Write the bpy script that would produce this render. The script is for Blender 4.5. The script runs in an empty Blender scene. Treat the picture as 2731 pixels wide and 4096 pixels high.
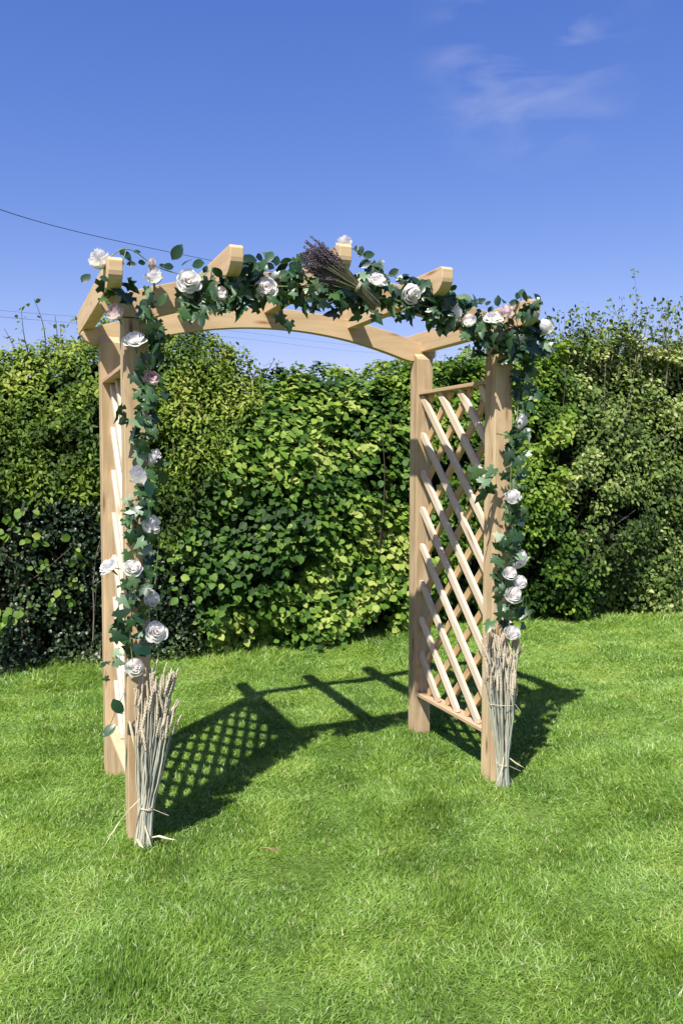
import bpy, bmesh, math, random
import numpy as np
from mathutils import Vector, Matrix
C = bpy.context.scene.collection
RS = np.random.RandomState(7)
random.seed(5)
W, D, S = 1.665, 0.783, 0.0915          # arch: post spacing, depth spacing, post section
ZC = 0.87                               # centre of the arched beams

# ------------------------------------------------------------------ helpers
def setp(o, label=None, cat=None, group=None, kind=None):
    if label: o['label'] = label
    if cat: o['category'] = cat
    if group: o['group'] = group
    if kind: o['kind'] = kind
    return o

def empty(name, loc=(0, 0, 0), **k):
    o = bpy.data.objects.new(name, None); C.objects.link(o); o.location = loc
    o.empty_display_size = .05
    return setp(o, **k)

def link(name, me, mat, parent=None, **k):
    o = bpy.data.objects.new(name, me); C.objects.link(o)
    if mat: me.materials.append(mat)
    if parent is not None:
        o.parent = parent
        o.matrix_parent_inverse = world_of(parent).inverted()
    return setp(o, **k)

def world_of(o):
    m = Matrix.LocRotScale(o.location, o.rotation_euler, o.scale)
    if o.parent: m = world_of(o.parent) @ o.matrix_parent_inverse @ m
    return m

def np_mesh(name, V, F, rnd=None, smooth=False, sm=None):
    """V (n,3), F (m,3) triangles or (m,4) quads, rnd one value per vertex"""
    me = bpy.data.meshes.new(name)
    n, m, k = len(V), len(F), F.shape[1]
    me.vertices.add(n); me.vertices.foreach_set('co', np.ascontiguousarray(V, np.float32).ravel())
    me.loops.add(m * k); me.loops.foreach_set('vertex_index', np.ascontiguousarray(F, np.int32).ravel())
    me.polygons.add(m)
    me.polygons.foreach_set('loop_start', np.arange(0, m * k, k, dtype=np.int32))
    me.polygons.foreach_set('loop_total', np.full(m, k, np.int32))
    if smooth: me.polygons.foreach_set('use_smooth', np.ones(m, bool))
    if rnd is not None:
        a = me.attributes.new('rnd', 'FLOAT', 'POINT'); a.data.foreach_set('value', np.ascontiguousarray(rnd, np.float32))
    me.update(calc_edges=True)
    return me

def unit(a): return a / np.maximum(np.linalg.norm(a, axis=-1, keepdims=True), 1e-9)

def frames(nrm, tip):
    """columns: side, tip, normal"""
    nrm = unit(nrm); tip = unit(tip - nrm * (tip * nrm).sum(-1, keepdims=True)); side = np.cross(tip, nrm)
    return np.stack([side, tip, nrm], -1)

def scatter(T, F, P, R, s, rnd):
    n, k = len(P), len(T)
    V = np.einsum('nij,kj->nki', R, T) * s[:, None, None] + P[:, None, :]
    FF = (F[None] + (np.arange(n) * k)[:, None, None]).reshape(-1, F.shape[1])
    return V.reshape(-1, 3), FF, np.repeat(rnd, k)

def noise_fn(seed, scale, octs=3):
    r = np.random.RandomState(seed); L = []
    for o in range(octs):
        for _ in range(6):
            d = r.randn(3); d /= np.linalg.norm(d)
            L.append((d * scale * 2 ** o * r.uniform(.7, 1.4), r.uniform(0, 6.28), 0.55 ** o))
    tot = math.sqrt(sum(a * a for _, _, a in L) / 2)
    def f(P):
        v = 0
        for d, ph, a in L: v = v + a * np.sin(P @ d + ph)
        return v / tot
    return f

def tube(pts, rad, sides=5, caps=True):
    pts = np.array(pts, float); n = len(pts)
    rad = np.full(n, rad) if np.isscalar(rad) else np.array(rad, float)
    t = unit(np.gradient(pts, axis=0))
    ref = np.array([0, 0, 1.]) if abs(t[0][2]) < .9 else np.array([1., 0, 0])
    a = unit(np.cross(t, ref)); b = np.cross(t, a)
    an = np.arange(sides) * 2 * math.pi / sides
    ring = pts[:, None] + rad[:, None, None] * (np.cos(an)[None, :, None] * a[:, None] + np.sin(an)[None, :, None] * b[:, None])
    V = ring.reshape(-1, 3); F = []
    for i in range(n - 1):
        for j in range(sides):
            k = (j + 1) % sides
            F.append((i * sides + j, i * sides + k, (i + 1) * sides + k, (i + 1) * sides + j))
    return V, np.array(F)

def merge(parts):
    Vs, Fs, o = [], [], 0
    for V, F in parts: Vs.append(V); Fs.append(F + o); o += len(V)
    return np.concatenate(Vs), np.concatenate(Fs)

# ------------------------------------------------------------------ materials
def newmat(name):
    m = bpy.data.materials.new(name); m.use_nodes = True
    nt = m.node_tree; b = nt.nodes['Principled BSDF']
    return m, nt, b

def N(nt, t, **k):
    n = nt.nodes.new(t)
    for a, v in k.items(): setattr(n, a, v)
    return n

def ramp(nt, fac, stops):
    r = N(nt, 'ShaderNodeValToRGB'); e = r.color_ramp.elements
    while len(e) < len(stops): e.new(.5)
    for i, (p, c) in enumerate(stops): e[i].position = p; e[i].color = (*c, 1)
    if fac is not None: nt.links.new(fac, r.inputs[0])
    return r

def leafmat(name, stops, rough=.45, trans=.3, tint=(1.3, 1.5, .5), spec=.5, noise=True):
    m, nt, b = newmat(name)
    at = N(nt, 'ShaderNodeAttribute', attribute_name='rnd')
    r = ramp(nt, at.outputs['Fac'], stops)
    col = r.outputs[0]
    b.inputs['Roughness'].default_value = rough
    b.inputs['Specular IOR Level'].default_value = spec
    nt.links.new(col, b.inputs['Base Color'])
    if trans > 0:
        t = N(nt, 'ShaderNodeBsdfTranslucent'); mx = N(nt, 'ShaderNodeMixShader'); mx.inputs[0].default_value = trans
        mu = N(nt, 'ShaderNodeMix', data_type='RGBA', blend_type='MULTIPLY'); mu.inputs[0].default_value = 1
        nt.links.new(col, mu.inputs[6]); mu.inputs[7].default_value = (*tint, 1)
        nt.links.new(mu.outputs[2], t.inputs['Color'])
        nt.links.new(b.outputs[0], mx.inputs[1]); nt.links.new(t.outputs[0], mx.inputs[2])
        nt.links.new(mx.outputs[0], nt.nodes['Material Output'].inputs[0])
    return m

def woodmat(name, light, dark, knot, knots=True):
    m, nt, b = newmat(name); L = nt.links.new
    uv = N(nt, 'ShaderNodeUVMap'); oi = N(nt, 'ShaderNodeObjectInfo')
    off = N(nt, 'ShaderNodeVectorMath', operation='SCALE'); L(oi.outputs['Random'], off.inputs['Scale']); off.inputs[0].default_value = (37.3, 19.7, 5)
    ad = N(nt, 'ShaderNodeVectorMath', operation='ADD'); L(uv.outputs[0], ad.inputs[0]); L(off.outputs[0], ad.inputs[1])
    # knots: sparse cells
    km = N(nt, 'ShaderNodeMapping'); km.inputs['Scale'].default_value = (2.9, 15, 1); L(ad.outputs[0], km.inputs[0])
    vo = N(nt, 'ShaderNodeTexVoronoi'); vo.inputs['Scale'].default_value = 1; L(km.outputs[0], vo.inputs['Vector'])
    kn = N(nt, 'ShaderNodeMapRange'); kn.inputs[1].default_value = .05; kn.inputs[2].default_value = .19; kn.inputs[3].default_value = 1; kn.inputs[4].default_value = 0
    L(vo.outputs['Distance'], kn.inputs[0])
    # distortion around knots
    g = N(nt, 'ShaderNodeMapping'); g.inputs['Scale'].default_value = (1.3, 34, 1); L(ad.outputs[0], g.inputs[0])
    n1 = N(nt, 'ShaderNodeTexNoise'); n1.inputs['Scale'].default_value = 1; n1.inputs['Detail'].default_value = 4; n1.inputs['Distortion'].default_value = .6; L(g.outputs[0], n1.inputs['Vector'])
    g2 = N(nt, 'ShaderNodeMapping'); g2.inputs['Scale'].default_value = (9, 300, 1); L(ad.outputs[0], g2.inputs[0])
    n2 = N(nt, 'ShaderNodeTexNoise'); n2.inputs['Scale'].default_value = 1; n2.inputs['Detail'].default_value = 3; L(g2.outputs[0], n2.inputs['Vector'])
    n3 = N(nt, 'ShaderNodeTexNoise'); n3.inputs['Scale'].default_value = 1; n3.inputs['Detail'].default_value = 4; n3.inputs['Distortion'].default_value = 1.2; g3 = N(nt, 'ShaderNodeMapping'); g3.inputs['Scale'].default_value = (3, 11, 1); L(ad.outputs[0], g3.inputs[0]); L(g3.outputs[0], n3.inputs['Vector'])
    mx = N(nt, 'ShaderNodeMix', data_type='FLOAT'); mx.inputs[0].default_value = .3; L(n1.outputs[0], mx.inputs[2]); L(n2.outputs[0], mx.inputs[3])
    mx2 = N(nt, 'ShaderNodeMix', data_type='FLOAT'); mx2.inputs[0].default_value = .42; L(mx.outputs[0], mx2.inputs[2]); L(n3.outputs[0], mx2.inputs[3])
    mid = tuple((a + c) / 2 for a, c in zip(light, dark))
    r = ramp(nt, mx2.outputs[0], [(.39, dark), (.49, mid), (.59, light)])
    mc = N(nt, 'ShaderNodeMix', data_type='RGBA'); L(kn.outputs[0], mc.inputs[0]); L(r.outputs[0], mc.inputs[6]); mc.inputs[7].default_value = (*knot, 1)
    if not knots: nt.links.remove(mc.inputs[0].links[0]); mc.inputs[0].default_value = 0
    # per board tone
    hs = N(nt, 'ShaderNodeHueSaturation'); mr = N(nt, 'ShaderNodeMapRange'); mr.inputs[3].default_value = .88; mr.inputs[4].default_value = 1.08
    L(oi.outputs['Random'], mr.inputs[0]); L(mr.outputs[0], hs.inputs['Value']); L(mc.outputs[2], hs.inputs['Color'])
    L(hs.outputs[0], b.inputs['Base Color'])
    b.inputs['Roughness'].default_value = .75; b.inputs['Specular IOR Level'].default_value = .25
    bp = N(nt, 'ShaderNodeBump'); bp.inputs['Strength'].default_value = .4; bp.inputs['Distance'].default_value = .002
    L(mx.outputs[0], bp.inputs['Height']); L(bp.outputs[0], b.inputs['Normal'])
    return m

M_post = woodmat('pressure_treated_post_wood', (.54, .41, .245), (.36, .25, .135), (.17, .07, .03))
M_beam = woodmat('planed_pine_beam', (.56, .41, .24), (.45, .31, .165), (.30, .15, .06))
M_slat = woodmat('fresh_sawn_slat_wood', (.70, .58, .43), (.58, .45, .31), (.36, .19, .09))
M_slat2 = woodmat('amber_slat_wood', (.55, .38, .20), (.43, .28, .13), (.28, .12, .05))
M_rail = woodmat('rail_wood', (.56, .40, .25), (.46, .30, .17), (.28, .13, .06))

def simple(name, col, rough=.6, spec=.4, var=None, scale=40):
    m, nt, b = newmat(name)
    b.inputs['Roughness'].default_value = rough; b.inputs['Specular IOR Level'].default_value = spec
    tc = N(nt, 'ShaderNodeTexCoord'); n = N(nt, 'ShaderNodeTexNoise'); n.inputs['Scale'].default_value = scale; n.inputs['Detail'].default_value = 3
    nt.links.new(tc.outputs['Object'], n.inputs['Vector'])
    v = var or tuple(c * .7 for c in col)
    r = ramp(nt, n.outputs[0], [(.35, v), (.62, col)])
    nt.links.new(r.outputs[0], b.inputs['Base Color'])
    return m

M_twig = simple('twig_bark', (.09, .065, .045), .9, .1)
M_greytwig = simple('grey_twig_bark', (.22, .19, .16), .9, .1)
M_stem = simple('green_stem', (.20, .27, .11), .6, .3, (.12, .15, .05))
M_twine = simple('natural_raffia_twine', (.55, .48, .33), .8, .2)
M_wire = simple('black_cable_sheath', (.03, .035, .05), .6, .3)
M_wire2 = simple('grey_cable', (.20, .25, .36), .6, .3)
M_sepal = simple('sepal_green', (.10, .20, .07), .5, .4)
M_screw = simple('screw_steel', (.10, .09, .08), .5, .5)

def stalkmat():
    m, nt, b = newmat('dried_wheat_stalk'); L = nt.links.new
    oi = N(nt, 'ShaderNodeObjectInfo'); tc = N(nt, 'ShaderNodeTexCoord')
    n = N(nt, 'ShaderNodeTexNoise'); n.inputs['Scale'].default_value = 14; L(tc.outputs['Object'], n.inputs['Vector'])
    ad = N(nt, 'ShaderNodeMath', operation='ADD'); L(oi.outputs['Random'], ad.inputs[0]); L(n.outputs[0], ad.inputs[1])
    r = ramp(nt, ad.outputs[0], [(.4, (.17, .19, .17)), (.8, (.30, .33, .285)), (1.1, (.46, .44, .34))]); L(r.outputs[0], b.inputs['Base Color'])
    b.inputs['Roughness'].default_value = .5; return m
M_stalk = stalkmat()
M_ear = simple('dried_wheat_ear', (.60, .53, .40), .8, .2, (.40, .34, .235), 200)
M_lavstem = simple('lavender_stem', (.20, .19, .12), .8, .2, (.11, .11, .07))
M_lav = simple('dried_lavender_buds', (.155, .125, .150), .9, .1, (.060, .048, .058), 90)

def petalmat(name, edge, core):
    m, nt, b = newmat(name)
    at = N(nt, 'ShaderNodeAttribute', attribute_name='rnd')
    r = ramp(nt, at.outputs['Fac'], [(0, core), (.5, edge), (1, edge)])
    nt.links.new(r.outputs[0], b.inputs['Base Color']); b.inputs['Roughness'].default_value = .7; b.inputs['Specular IOR Level'].default_value = .2
    t = N(nt, 'ShaderNodeBsdfTranslucent'); mx = N(nt, 'ShaderNodeMixShader'); mx.inputs[0].default_value = .55
    nt.links.new(r.outputs[0], t.inputs['Color'])
    nt.links.new(b.outputs[0], mx.inputs[1]); nt.links.new(t.outputs[0], mx.inputs[2]); nt.links.new(mx.outputs[0], nt.nodes['Material Output'].inputs[0])
    return m
M_petal = petalmat('white_silk_petal', (.95, .93, .91), (.95, .885, .85))
M_petalp = petalmat('blush_silk_petal', (.86, .74, .73), (.80, .45, .36))

M_ivy = leafmat('ivy_silk_leaf', [(0, (.008, .026, .009)), (.5, (.020, .060, .019)), (.74, (.055, .120, .038)), (.9, (.15, .23, .13)), (1, (.38, .44, .29))], .36, .10)
M_rleaf = leafmat('rose_silk_leaf', [(0, (.007, .024, .011)), (.6, (.014, .048, .021)), (.85, (.045, .10, .042)), (1, (.22, .29, .14))], .36, .10)

# ------------------------------------------------------------------ wood pieces
def wood(name, verts, faces, long_axis, mat, parent, bevel=.003, **k):
    me = bpy.data.meshes.new(name); me.from_pydata([tuple(v) for v in verts], [], faces)
    bm = bmesh.new(); bm.from_mesh(me); bmesh.ops.recalc_face_normals(bm, faces=bm.faces)
    uvl = bm.loops.layers.uv.new('UVMap')
    L = Vector(long_axis).normalized()
    side = L.cross(Vector((0, 0, 1)));
    if side.length < .1: side = Vector((1, 0, 0))
    side.normalize(); up = side.cross(L)
    for f in bm.faces:
        n = f.normal
        al, as_, au = abs(n.dot(L)), abs(n.dot(side)), abs(n.dot(up))
        for lp in f.loops:
            co = lp.vert.co
            if al > max(as_, au): u, v = co.dot(side) * .35, co.dot(up) + 3
            elif as_ > au: u, v = co.dot(L), co.dot(up) + .37
            else: u, v = co.dot(L), co.dot(side) + 1.71
            lp[uvl].uv = (u, v)
    bm.to_mesh(me); bm.free()
    o = link(name, me, mat, parent, **k)
    if bevel:
        b = o.modifiers.new('edge', 'BEVEL'); b.width = bevel; b.segments = 2; b.limit_method = 'ANGLE'; b.angle_limit = math.radians(35)
    return o

def prism(profile, axis, a, b):
    """profile: list of 2D points; axis 'x': (y,z) extruded in x; 'y': (x,z) extruded in y"""
    n = len(profile); V = []
    for t in (a, b):
        for p in profile:
            V.append((t, p[0], p[1]) if axis == 'x' else (p[0], t, p[1]))
    F = [tuple(range(n)), tuple(range(2 * n - 1, n - 1, -1))] + [(i, (i + 1) % n, n + (i + 1) % n, n + i) for i in range(n)]
    return V, F

def hexa(x0, x1, y0, y1, z0, z1):
    V = [(x0, y0, z0), (x1, y0, z0), (x1, y1, z0), (x0, y1, z0), (x0, y0, z1), (x1, y0, z1), (x1, y1, z1), (x0, y1, z1)]
    return V, [(0, 1, 2, 3), (4, 5, 6, 7), (0, 1, 5, 4), (1, 2, 6, 5), (2, 3, 7, 6), (3, 0, 4, 7)]

def zbot(x): return np.maximum(2.195 - .22 * (x - ZC) ** 2, 2.066)      # underside of the arched beams
def ztop(x): return 2.298 - .19 * (x - ZC) ** 2

arch = empty('garden_arch', (W / 2, D / 2, 0), label='new timber wedding arch with lattice sides standing on the lawn', cat='garden arch')
HALF = .0455
for X in (0, W):
    # front post: beam let into its front half, bevelled shoulder facing the inside of the arch
    zs = zbot(X + .045) - .004
    prof = [(0, -.06), (S, -.06), (S, zs), (HALF + .001, zs + .03), (HALF + .001, zs), (0, zs)]
    prof = [(0, -.06), (S, -.06), (S, zs + .012), (HALF + .001, zs + .045), (HALF + .001, zs), (0, zs)]
    V, F = prism(prof, 'x', X, X + S); wood('post', V, F, (0, 0, 1), M_post, arch)
    prof = [(D + S, -.06), (D, -.06), (D, zs + .012), (D + S - HALF - .001, zs + .045), (D + S - HALF - .001, zs), (D + S, zs)]
    V, F = prism(prof, 'x', X, X + S); wood('post', V, F, (0, 0, 1), M_post, arch)
def arched_beam(y0, y1):
    xs = np.linspace(-.02, 1.785, 41); top = [(x, ztop(x)) for x in xs]; bot = [(x, zbot(x)) for x in xs[::-1]]
    xl, xr = -.083, 1.80
    prof = [(xl + .003, ztop(-.075) - .006)] + top + [(xr, ztop(xr) - .004), (xr - .002, zbot(xr) + .030), (xr - .03, zbot(xr - .03) + .004)]
    prof += [p for p in bot if -.03 < p[0] < xr - .035] + [(-.04, zbot(-.04) + .004), (xl + .02, zbot(xl) + .016), (xl, zbot(xl) + .045)]
    n = len(prof); V, F = prism(prof, 'y', y0, y1)
    # n-gon sides of a curved strip: triangulate through bmesh for clean shading
    return wood('arched_beam', V, F, (1, 0, 0), M_beam, arch, .0025)
arched_beam(-.003, HALF - .003)
arched_beam(D + S - HALF + .003, D + S + .003)
# rafters across the two beams, rounded lower ends, square upper corner
RX = [(-.077, 2.243), (.370, 2.330), (.814, 2.376), (1.272, 2.327), (1.709, 2.226)]
for x, zt in RX:
    h = .107; zb = zt - h; f0, b0 = -.205, D + S + .215
    def end(y, sgn):
        P = [(y + sgn * .012, zt), (y, zt - .012), (y + sgn * .001, zt - .048)]
        for k in range(1, 7):
            a = k / 6 * math.pi / 2
            P.append((y + sgn * (.001 + .085 * (1 - math.cos(a))), zt - .048 - (h - .048) * math.sin(a)))
        return P
    prof = end(f0, 1) + end(b0, -1)[::-1]
    V, F = prism(prof, 'x', x, x + .052); wood('rafter', V, F, (0, 1, 0), M_beam, arch)

ZT, ZB = 1.898, .218
def lattice(X0, off=0.0):
    pan = empty('lattice_panel', (X0, D / 2, ZB)); pan.parent = arch; pan.matrix_parent_inverse = world_of(arch).inverted()
    y0, y1 = S + .001, D - .001
    for z in (ZT - .018, ZB):
        V, F = hexa(X0 + .006, X0 + .078, y0, y1, z, z + .018); wood('rail', V, F, (0, 1, 0), M_rail, pan, .0015)
    def slat(name, ya, za, yb, zb, xa, xb, mat):
        # a slat running (ya,za)->(yb,zb), with pointed ends cut to the frame
        w = .040; d = Vector((yb - ya, zb - za)).normalized(); n = Vector((-d.y, d.x)) * (w / 2)
        A, B = Vector((ya, za)), Vector((yb, zb)); A1, B1 = A + d * .018, B - d * .018
        prof = [A1 + n, A + n * .25, A - n * .25, A1 - n, B1 - n, B - n * .25, B + n * .25, B1 + n]
        prof = [(min(max(p.x, y0), y1), min(max(p.y, ZB + .019), ZT - .019)) for p in prof]
        V, F = prism(prof, 'x', xa, xb); wood(name, V, F, (0, d.x, d.y), mat, pan, .0015)
    top, bot = ZT - .02, ZB + .02
    pitch = .2025; wd = y1 - y0
    for k in range(-3, 9):
        z = top - .004 - k * pitch                  # height at the back post (y1)
        ya, za, yb, zb = y1, z, y0, z - wd          # falls towards the front
        if za > top: ya, za = y1 - (z - top), top
        if zb < bot: yb, zb = y1 - (z - bot), bot
        if za <= bot + .03 or ya < y0 + .03 or math.hypot(ya - yb, za - zb) < .12: continue
        slat('slat', ya, za, yb, zb, X0 + off + .019, X0 + off + .037, M_slat)
        ya, za, yb, zb = y0, z, y1, z - wd          # the mirrored layer behind
        if za > top: ya, za = y0 + (z - top), top
        if zb < bot: yb, zb = y0 + (z - bot), bot
        slat('slat', ya, za, yb, zb, X0 + off + .038, X0 + off + .056, M_slat2)
    return pan
lattice(0, .0215); lattice(W)
# screw heads on the outer faces of the posts
for X, y in ((0, D),):
    for z in (1.62, 1.30, .95, .5):
        V, F = tube([(X - .0012, y + .045, z), (X + .002, y + .045, z)], .0035, 8)
        link('screw', np_mesh('screw', V, F), M_screw, arch)

# ------------------------------------------------------------------ ground
def sstep(t): t = np.clip(t, 0, 1); return t * t * (3 - 2 * t)
gn = noise_fn(11, 1.1, 2)
def gz(x, y):
    P = np.stack([x, y, np.zeros_like(x)], -1)
    far = sstep((np.abs(x - .8) + np.abs(y - .4) - 1.0) / 2.5)
    return .095 * sstep((x - 1.75) / 1.1) + .012 * gn(P) * (.25 + .75 * far) - .004
gx = np.unique(np.concatenate([[-150, -80, -40, -20, -10, -6], np.arange(-4, 9.01, .1), [11, 15, 25, 45, 90, 150]]))
gy = np.unique(np.concatenate([[-150, -80, -40, -20, -10, -6], np.arange(-4, 5.01, .1), [7, 10, 20, 45, 90, 150]]))
XX, YY = np.meshgrid(gx, gy); ZZ = gz(XX, YY)
V = np.stack([XX, YY, ZZ], -1).reshape(-1, 3); nx, ny = len(gx), len(gy)
idx = np.arange(nx * ny).reshape(ny, nx)
F = np.stack([idx[:-1, :-1], idx[:-1, 1:], idx[1:, 1:], idx[1:, :-1]], -1).reshape(-1, 4)
m, nt, b = newmat('lawn_soil_and_thatch')
tc = N(nt, 'ShaderNodeTexCoord'); n1 = N(nt, 'ShaderNodeTexNoise'); n1.inputs['Scale'].default_value = 30; n1.inputs['Detail'].default_value = 5
nt.links.new(tc.outputs['Object'], n1.inputs['Vector'])
r = ramp(nt, n1.outputs[0], [(.35, (.045, .07, .016)), (.6, (.09, .15, .03)), (.75, (.13, .18, .05))]); nt.links.new(r.outputs[0], b.inputs['Base Color'])
b.inputs['Roughness'].default_value = .95; b.inputs['Specular IOR Level'].default_value = .1
link('ground', np_mesh('ground', V, F, smooth=True), m, kind='structure')

# grass: one mesh of blades
fz = noise_fn(21, 2.2, 3); fa = noise_fn(22, 5, 3); fb = noise_fn(23, 9, 3); fc = noise_fn(24, 13, 3)
def grass():
    pts = []
    def region(n, x0, x1, y0, y1, keep=None):
        P = np.stack([RS.uniform(x0, x1, n), RS.uniform(y0, y1, n)], -1)
        cx, cy = P[:, 0] + .45, P[:, 1] + 3.36
        dist = np.hypot(cx, cy); ang = np.degrees(np.arctan2(cx, cy))
        ok = (ang > -8) & (ang < 54) & (dist > 1.3)
        ok |= (dist < 3.2) & (ang > -18) & (ang < 64) & (dist > 1.3)
        P = P[ok]; return P
    A = region(520000, -1.2, 5.2, -2.4, 0.2)      # near
    B = region(290000, -1.4, 6.8, 0.2, 1.6)
    Cc = region(330000, -1.6, 9, 1.6, 3.25)
    P = np.concatenate([A, B, Cc]); n = len(P)
    P3 = np.concatenate([P, np.zeros((n, 1))], 1)
    dist = np.hypot(P[:, 0] + .45, P[:, 1] + 3.36)
    edge = sstep((P[:, 1] - 2.45) / .35)          # uncut fringe under the hedge
    lush = fz(P3)
    h = (.025 + .015 * RS.rand(n) + .003 * lush + .004 * fc(P3)) * (1 + 1.9 * edge * RS.rand(n))
    # longer tufts against the posts
    for px, py in ((.045, .045), (W + .045, .045), (.045, D + .045), (W + .045, D + .045)):
        d = np.hypot(P[:, 0] - px, P[:, 1] - py); h *= 1 + 1.2 * np.exp(-(d / .12) ** 2) * RS.rand(n)
    h = np.maximum(h, .018); h *= np.where(RS.rand(n) < .04, 1.4, 1)
    w = (.0024 + .0018 * RS.rand(n)) * (1 + .25 * np.maximum(dist - 3, 0))
    ang = fa(P3) * 2.4 + RS.randn(n) * 1.7
    lean = (.50 + .20 * fb(P3) + .04 * fz(P3) + .65 * RS.rand(n)); lean = np.clip(lean, .08, 1.4)
    dx, dy = np.cos(ang), np.sin(ang)
    dirn = np.stack([dx * np.sin(lean), dy * np.sin(lean), np.cos(lean)], -1)
    fang = RS.rand(n) * math.pi
    side = np.stack([np.cos(fang), np.sin(fang), np.zeros(n)], -1)
    base = np.concatenate([P, (gz(P[:, 0], P[:, 1]) - .003)[:, None]], 1)
    mid = base + dirn * (h * .55)[:, None]
    drop = np.stack([dx, dy, -np.ones(n) * .55], -1) * (h * .38 * lean)[:, None]
    tip = base + dirn * h[:, None] + drop
    V = np.stack([base - side * w[:, None] / 2, base + side * w[:, None] / 2, mid + side * w[:, None] * .42, mid - side * w[:, None] * .42, tip], 1)
    Fq = np.array([[0, 1, 2], [0, 2, 3], [3, 2, 4]])
    F = (Fq[None] + (np.arange(n) * 5)[:, None, None]).reshape(-1, 3)
    t = .48 + .04 * lush + .08 * fc(P3) + .05 * fb(P3) + .52 * (RS.rand(n) - .5) + .13 * sstep((P[:, 0] - 1.5) / 3)
    t = np.where(RS.rand(n) < .035, 1.0, np.clip(t, 0, .86))
    return np_mesh('grass', V.reshape(-1, 3), F, np.repeat(t, 5))
M_grass = leafmat('grass_blades', [(0, (.080, .150, .022)), (.3, (.155, .272, .038)), (.6, (.245, .390, .066)), (.86, (.37, .49, .14)), (1, (.53, .53, .30))], .42, .36, (1.2, 1.35, .45), .42)
nt = M_grass.node_tree; tc = N(nt, 'ShaderNodeTexCoord'); gn1 = N(nt, 'ShaderNodeTexNoise'); gn1.inputs['Scale'].default_value = 2.6; gn1.inputs['Detail'].default_value = 5
nt.links.new(tc.outputs['Object'], gn1.inputs['Vector'])
hue = ramp(nt, gn1.outputs[0], [(.36, (.96, 1.0, 1.08)), (.5, (1, 1, 1)), (.64, (1.07, 1.02, .92))])     # bluish, neutral and yellowish patches of turf
gm = N(nt, 'ShaderNodeMix', data_type='RGBA', blend_type='MULTIPLY'); gm.inputs[0].default_value = 1
rr_ = [n_ for n_ in nt.nodes if n_.type == 'VALTORGB' and n_ != hue][0]
old = [l.to_socket for l in rr_.outputs[0].links]
nt.links.new(rr_.outputs[0], gm.inputs[6]); nt.links.new(hue.outputs[0], gm.inputs[7])
for so_ in old: nt.links.new(gm.outputs[2], so_)
link('grass', grass(), M_grass, kind='stuff')

# ------------------------------------------------------------------ leaf templates (x side, y tip, z normal)
def leaf_oval(w, fold=.18, pts=5):
    ys = np.linspace(0, 1, pts + 1); V = []; F = []
    wid = [w * math.sin(math.pi * min(1, y * .96 + .02)) ** .75 * (1.12 - .35 * y) for y in ys]; wid[0] = 0.02; wid[-1] = 0.0
    for y, ww in zip(ys, wid):
        bend = -.18 * y * y
        V += [(-ww, y, fold * ww + bend), (0, y, bend), (ww, y, fold * ww + bend)]
    for i in range(pts):
        a = 3 * i
        for q in ((a, a + 1, a + 4, a + 3), (a + 1, a + 2, a + 5, a + 4)): F += [(q[0], q[1], q[2]), (q[0], q[2], q[3])]
    return np.array(V, float), np.array(F)
def leaf_ivy():
    ang = [270, 300, 335, 358, 25, 48, 70, 90]
    rad = [.10, .42, .52, .34, .62, .40, .62, 1.0]
    out = [(0.0, 0.0)]
    R = []
    for a, q in zip(ang, rad): R.append((math.cos(math.radians(a)) * q, math.sin(math.radians(a)) * q))
    L = [(-x, y) for x, y in R[1:-1]][::-1]
    ring = R + L; V = [(0, 0.0, .05)] + [(x, y, -.22 * (x * x + y * y) + .06 * (1 if i % 2 else -1)) for i, (x, y) in enumerate(ring)]
    n = len(ring); F = [(0, 1 + i, 1 + (i + 1) % n) for i in range(n)]
    V = np.array(V, float); V[:, 1] += .10; return V / 1.1, np.array(F)
T_round, T_narrow, T_rose, T_ivy = leaf_oval(.42), leaf_oval(.22, .25, 4), leaf_oval(.33, .2), leaf_ivy()
T_small = leaf_oval(.30, .2, 3)

# ------------------------------------------------------------------ hedge plants
nH = noise_fn(31, 2.1, 3); nS = noise_fn(32, 2.6, 3); nC = noise_fn(33, 5.5, 3); nF = noise_fn(34, 13, 2)
HX = [-3, -1.2, -.44, -.29, -.14, .02, .27, .66, 1.0, 1.31, 1.53, 1.98, 2.7, 3.12, 3.56, 4.26, 4.5, 5.0, 5.5, 6.5, 9]
HZ = [2.3, 2.25, 2.20, 2.28, 2.27, 2.33, 2.40, 2.38, 2.44, 2.38, 2.22, 2.17, 2.2, 2.42, 2.45, 2.54, 2.60, 2.70, 2.78, 2.92, 3.0]
def top_z(x): return np.interp(x, HX, HZ)
def front_y(x, z, H):
    P = np.stack([x, np.zeros_like(x), z], -1)
    base = np.interp(x, [-3, 0, 1.2, 2.8, 9], [2.86, 2.86, 2.98, 3.04, 3.02])
    t = np.clip(z / H, 0, 1)
    return base + .11 * nS(P) + .42 * t ** 5 + .14 * np.clip(.25 - z, 0, 1)
def shell(n, x0, x1, z0, zf, inside, seed, depth=.16, clump=.55):
    """points, outward normals on the sunny shell of the hedge"""
    r = np.random.RandomState(seed)
    x = r.uniform(x0, x1, n); H = top_z(x) + .07 * nH(np.stack([x, 0 * x, 0 * x], -1)) + .06 * nC(np.stack([x, 0 * x, 0 * x + 3], -1))
    z = z0 + (H - z0) * r.rand(n)
    dep = r.exponential(depth, n)
    y = front_y(x, z, H)
    P = np.stack([x, y + dep, z], -1)
    P += r.randn(n, 3) * .03
    nrm = np.stack([.15 * nC(P), -np.ones(n), .25 + 1.1 * (z / H) ** 5], -1)
    keep = inside(x, z, P) & (.55 * nC(P * .8) + .85 * nF(P) > -.85 - .5 * (z / H) ** 2)
    return P[keep], unit(nrm[keep]), dep[keep]
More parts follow.
